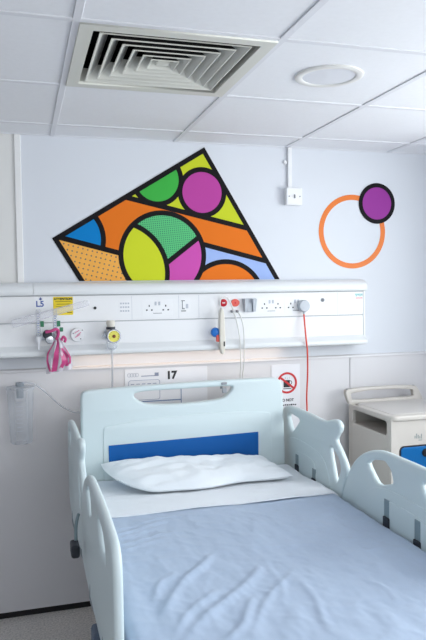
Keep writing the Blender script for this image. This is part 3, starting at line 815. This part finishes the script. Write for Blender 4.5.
FOLDS = [((.183,-1.568),(.383,-1.271),.015,.015), ((.241,-1.697),(.524,-1.380),.016,.016), ((.162,-1.489),(.257,-1.348),.010,.012), ((.307,-1.758),(.446,-1.579),.013,.013),
    ((.193,-1.681),(.354,-1.485),.012,.012), ((.40,-1.70),(.60,-1.44),.009,.012), ((.30,-1.38),(.42,-1.24),.007,.010), ((.575,-1.333),(.523,-1.603),.006,.010), ((.614,-1.499),(.581,-1.767),.007,.012), ((.812,-1.562),(.827,-1.700),.006,.010),
    ((.120,-.960),(.333,-.880),.010,.011), ((.115,-1.000),(.300,-.935),.008,.010), ((.115,-1.060),(.325,-1.000),.009,.011), ((.115,-.900),(.360,-.845),.007,.010), ((.110,-1.110),(.27,-1.065),.006,.010), ((.20,-.86),(.46,-.83),.005,.009)]
def fold(x, y, a, b, amp, wd):
    ax, ay = a; bx, by = b; dx, dy = bx-ax, by-ay; L2 = dx*dx+dy*dy
    t = ((x-ax)*dx+(y-ay)*dy)/L2
    if t < -.25 or t > 1.25: return 0
    d = ((x-ax)*dy-(y-ay)*dx)/math.sqrt(L2)+.010*math.sin(t*5+ax*30)
    if abs(d) > 4*wd: return 0
    e = max(0, min(1, (t+.25)/.45))*max(0, min(1, (1.25-t)/.45)); e = e*e*(3-2*e)
    return .55*amp*e*math.exp(-(d/wd)**2)
def blanket_z(x, y, edge):
    if edge: return .006*math.sin(x*7)
    q_ = Vector((x, y, 0))
    a = math.radians(32); u = x*math.cos(a)-y*math.sin(a); w = x*math.sin(a)+y*math.cos(a)
    z = MT+.014
    fade = max(0, min(1, (-.775-y)/.06)); z0 = z
    near = max(0, min(1, (-.95-y)/.5))
    left = max(0, min(1, (.75-x)/.5))
    for f_ in FOLDS: z += fold(x, y, *f_)
    # small creases all over
    z += .0032*noise.noise((x*22, y*9, 5))+.0014*noise.noise((x*60, y*30, 8))
    fo = 1-abs(noise.noise((x*9+y*7, y*9-x*3, 3.3)))*2; z += .0020*max(0, fo)**3
    fo = noise.noise((u*14, w*3, 2.1)); z += .005*near*(.25+.75*left)*max(0, fo)
    z = z0+(z-z0)*fade+.007*noise.noise((x*3.2, y*2.6, 4))
    return z
bl = drape('blanket', .070, 1.108, -.700, -2.30, blanket_z, 150, 190, M['blanket'], .006, .125)
tag(bl, 'pale blue blanket spread over the lower bed', 'blanket')
def sheet_z(x, y, edge):
    z = MT+.0220 if y < -.60 else MT+.010+.0120*max(0, min(1, (-.50-y)/.10))
    if edge: return 0
    z += .005*noise.noise((x*5, y*12, 7))+.0022*noise.noise((x*18+y*9, y*26, 3))
    if y < -.60: z += .007*noise.noise((x*3.2, y*2.6, 4))
    return z
def make_sheet():
    o = drape('bed_sheet', .098, 1.107, -.785, -.262, sheet_z, 120, 44, M['sheet'], .005)
    return o
bs = make_sheet()
tag(bs, 'white sheet turned down over the top of the blue blanket', 'sheet')

# pillow leaning on the headboard
def pillow():
    bm = NB(); N1, N2 = 72, 40
    # corner points (x, y, z of the mid surface): back-left, back-right, front-right, front-left
    C00, C10, C11, C01 = Vector((.165, -.305, .790)), Vector((.930, -.300, .752)), Vector((.998, -.540, .724)), Vector((.325, -.585, .722))
    tops, bots = [], []
    for j_ in range(N2+1):
        rt, rb = [], []
        v_ = j_/N2
        for i in range(N1+1):
            u = i/N1
            p = C00*(1-u)*(1-v_)+C10*u*(1-v_)+C11*u*v_+C01*(1-u)*v_
            # edges sag inwards between the corners
            p.x += .020*math.sin(PI*v_)*(1-2*u)*(abs(1-2*u)**3)
            p.x += -.055*math.sin(PI*v_**.9)*(1-u)**4+.030*(1-u)**6*v_**5; p.y += .030*(1-u)**5*v_**5-.014*math.sin(PI*min(1, u*1.5))*v_**4; p.x += .02*math.sin(PI*v_)*u**6
            p.y += -.014*math.sin(PI*u)*((1-v_)**4) + (.012*math.sin(PI*u)+.012*math.sin(u*11+.6)*math.sin(PI*u))*(v_**4)
            e = max(1e-4, (1-abs(2*u-1)**3.2)*(1-abs(2*v_-1)**2.8))**.45
            wr = .013*noise.noise((u*4+v_*2, v_*3, 2))+.011*noise.noise((u*9, v_*7+u*3, 6))+.004*noise.noise((u*26, v_*12+u*6, 9))
            wr += .012*math.sin(v_*17+u*9+2*noise.noise((u*5, v_*4, 4)))*max(0, 1-u*3.2)+.006*math.sin(v_*15-u*8)*max(0, u*4-3.1)
            edge = min(u, 1-u)*1.0
            wr += .010*max(0, 1-edge*4.5)*math.sin(v_*34+3*noise.noise((v_*6, u*3, 1)))*e
            zt = p.z+.050*e+wr*e; zb = p.z-.030*e
            zb = max(zb, MT+.026); zt = max(zt, zb+.002)
            rt.append(bm.verts.new((p.x, p.y, zt)))
            rb.append(rt[-1] if (i in (0, N1) or j_ in (0, N2)) else bm.verts.new((p.x, p.y, zb)))
        tops.append(rt); bots.append(rb)
    for g_ in (tops, bots):
        for j_ in range(N2):
            for i in range(N1):
                try: bm.faces.new((g_[j_][i], g_[j_][i+1], g_[j_+1][i+1], g_[j_+1][i]))
                except ValueError: pass
    return obj('pillow', bm, M['pillow'], smooth=True)
pw = pillow(); tag(pw, 'white crumpled pillow lying at the head of the bed', 'pillow')

# ------------------------------------------------------------------ bedside cabinet
CX0, CX1, CYF, CYB, CZ = 1.520, 1.965, -.500, -.075, .950
cb = thing('bedside_cabinet', 'beige plastic bedside cabinet with blue drawer at the wall', 'cabinet', ((CX0+CX1)/2, (CYF+CYB)/2, 0))
side = [(CYB, .12), (CYB, CZ-.005), (CYF+.01, CZ-.005), (CYF+.01, .12)]
hole = rrect(-.462, -.118, .852, .922, .016)
obj('side_panel', outline([side, hole], CX0, CX0+.022, 'YZ', .004), M['cab'], cb, True)
obj('side_panel', outline([side], CX1-.022, CX1, 'YZ', .004), M['cab'], cb, True)
obj('back_panel', B(CX0+.018, CX1-.018, CYB-.02, CYB, .12, CZ-.006), M['cab'], cb)
dh = rrect(1.569, 1.925, .52, .803, .022)
obj('front_panel', outline([rrect(CX0+.002, CX1-.002, .12, CZ-.004, .01), dh], CYF, CYF+.02, 'XZ', .004), M['cab'], cb, True)
obj('shelf', B(CX0+.018, CX1-.018, CYF+.015, CYB-.015, .838, .850, .002), M['cab'], cb)
tp = obj('top', outline([chaikin([(CX0-.012, CYB+.01), (CX0-.014, CYF+.05), (CX0+.005, CYF-.008), (CX0+.05, CYF-.014), (CX1-.05, CYF-.014), (CX1-.005, CYF-.008), (CX1+.014, CYF+.05), (CX1+.012, CYB+.01)], 2)], CZ-.022, CZ+.004, 'XY', .008), M['cab'], cb, True)
obj('tray_inset', outline([rrect(CX0+.025, CX1-.025, CYF+.03, CYB-.045, .03)], CZ+.0035, CZ+.006, 'XY', .001), M['cabtop'], tp, True)
br = chaikin([(CX0-.004, CZ-.02), (CX0-.032, 1.000), (CX0-.030, 1.022), (CX0-.012, 1.028), (1.60, 1.034), (1.80, 1.034), (CX1-.055, 1.028), (CX1-.040, 1.018), (CX1-.020, .985), (CX1+.004, CZ-.02)], 2, .16)
bh = chaikin([(CX0+.008, .966), (CX0-.002, 1.004), (1.62, 1.016), (1.80, 1.016), (CX1-.070, 1.006), (CX1-.062, .968)], 2, .10)
obj('back_rail', outline([br, bh], CYB-.03, CYB+.002, 'XZ', .006), M['cab'], cb, True)
for x in (CX0-.018, CX1-.058): obj('rail_plug', LA([(.006, 0), (.006, .003)], (x, CYB-.015, 1.0255), 'Z', 12), M['mark'], cb)
dr_ = obj('drawer', outline([rrect(1.5735, 1.9205, .524, .7985, .019)], CYF-.006, CYF+.012, 'XZ', .003), M['cabblue'], cb, True)
obj('drawer_rim', outline([dh, rrect(1.5735, 1.9205, .5245, .7985, .018)], CYF-.003, CYF+.006, 'XZ'), M['ink'], dr_)
obj('lock', LA([(.020, 0), (.020, .006), (.015, .012), (0, .012)], (1.708, CYF-.005, .766), 'Y', 24), M['ink'], dr_, True)
obj('door', outline([rrect(1.545, 1.940, .15, .50, .02)], CYF-.006, CYF+.002, 'XZ', .004), M['cab'], cb, True)
bm = NB()
for k in range(5): box(bm, 1.650+k*.009, 1.655+k*.009, CYF-.0006, CYF, .838-.001*k, .850+.006*((k*2) % 3)-.001*k)
box(bm, 1.672, 1.692, CYF-.0006, CYF, .826, .830)
obj('printed_mark', bm, mat('cabinet print', (140,150,150), .6), cb)
for x in (CX0+.05, CX1-.05):
    for y in (CYF+.06, CYB-.06):
        ca_ = obj('castor', LA([(.01, -.012), (.034, -.012), (.038, -.008), (.038, .008), (.034, .012), (.01, .012)], (x, y, .0385), 'X', 24), M['dark'], cb, True)
        obj('fork', B(x-.018, x+.018, y-.015, y+.015, .062, .125, .004), M['bedmetal'], ca_)
obj('bottom_panel', B(CX0+.018, CX1-.018, CYF+.015, CYB-.015, .12, .14), M['cab'], cb)

# ------------------------------------------------------------------ light
def area(name, loc, rot, sx, sy, power, col):
    l = bpy.data.lights.new(name, 'AREA'); l.shape = 'RECTANGLE'; l.size = sx; l.size_y = sy; l.energy = power; l.color = col
    o = bpy.data.objects.new(name, l); COL.objects.link(o); o.location = loc; o.rotation_euler = rot
    return o
area('daylight_and_fill', (XR+.36, (W1[0]+W1[1])/2, (W1[2]+W1[3])/2), (0, PI/2, 0), W1[3]-W1[2], W1[1]-W1[0], 112, (.94, .985, 1))
area('daylight_and_fill', ((W2[0]+W2[1])/2, YF-.14, (W2[2]+W2[3])/2), (PI/2, 0, 0), W2[1]-W2[0], W2[3]-W2[2], 55, (1, 1, 1))  # added fill lamp shining in through the made-up rear window
w = bpy.data.worlds.new('sky'); S.world = w; w.use_nodes = True
w.node_tree.nodes['Background'].inputs[0].default_value = (.92, .96, 1, 1); w.node_tree.nodes['Background'].inputs[1].default_value = 1.0

# ------------------------------------------------------------------ camera
cam = bpy.data.cameras.new('camera'); co = bpy.data.objects.new('camera', cam); COL.objects.link(co)
yaw, pitch, roll = .28125598, -.04889301, -.01241213
f = Vector((math.sin(yaw)*math.cos(pitch), math.cos(yaw)*math.cos(pitch), math.sin(pitch)))
r = Vector((math.cos(yaw), -math.sin(yaw), 0)); u = r.cross(f)
c_, s_ = math.cos(roll), math.sin(roll)
R2 = c_*r+s_*u; U2 = -s_*r+c_*u
mw = Matrix((R2, U2, -f)).transposed().to_4x4(); mw.translation = (-.16780851, -3.30404597, 1.58045299)
co.matrix_world = mw
cam.sensor_fit = 'VERTICAL'; cam.sensor_height = 36; cam.lens = 667.528/640*36; cam.clip_start = .05
S.camera = co
S.view_settings.view_transform = 'Standard'; S.view_settings.look = 'None'; S.view_settings.exposure = -.54; S.view_settings.gamma = 1
S.view_settings.use_curve_mapping = False
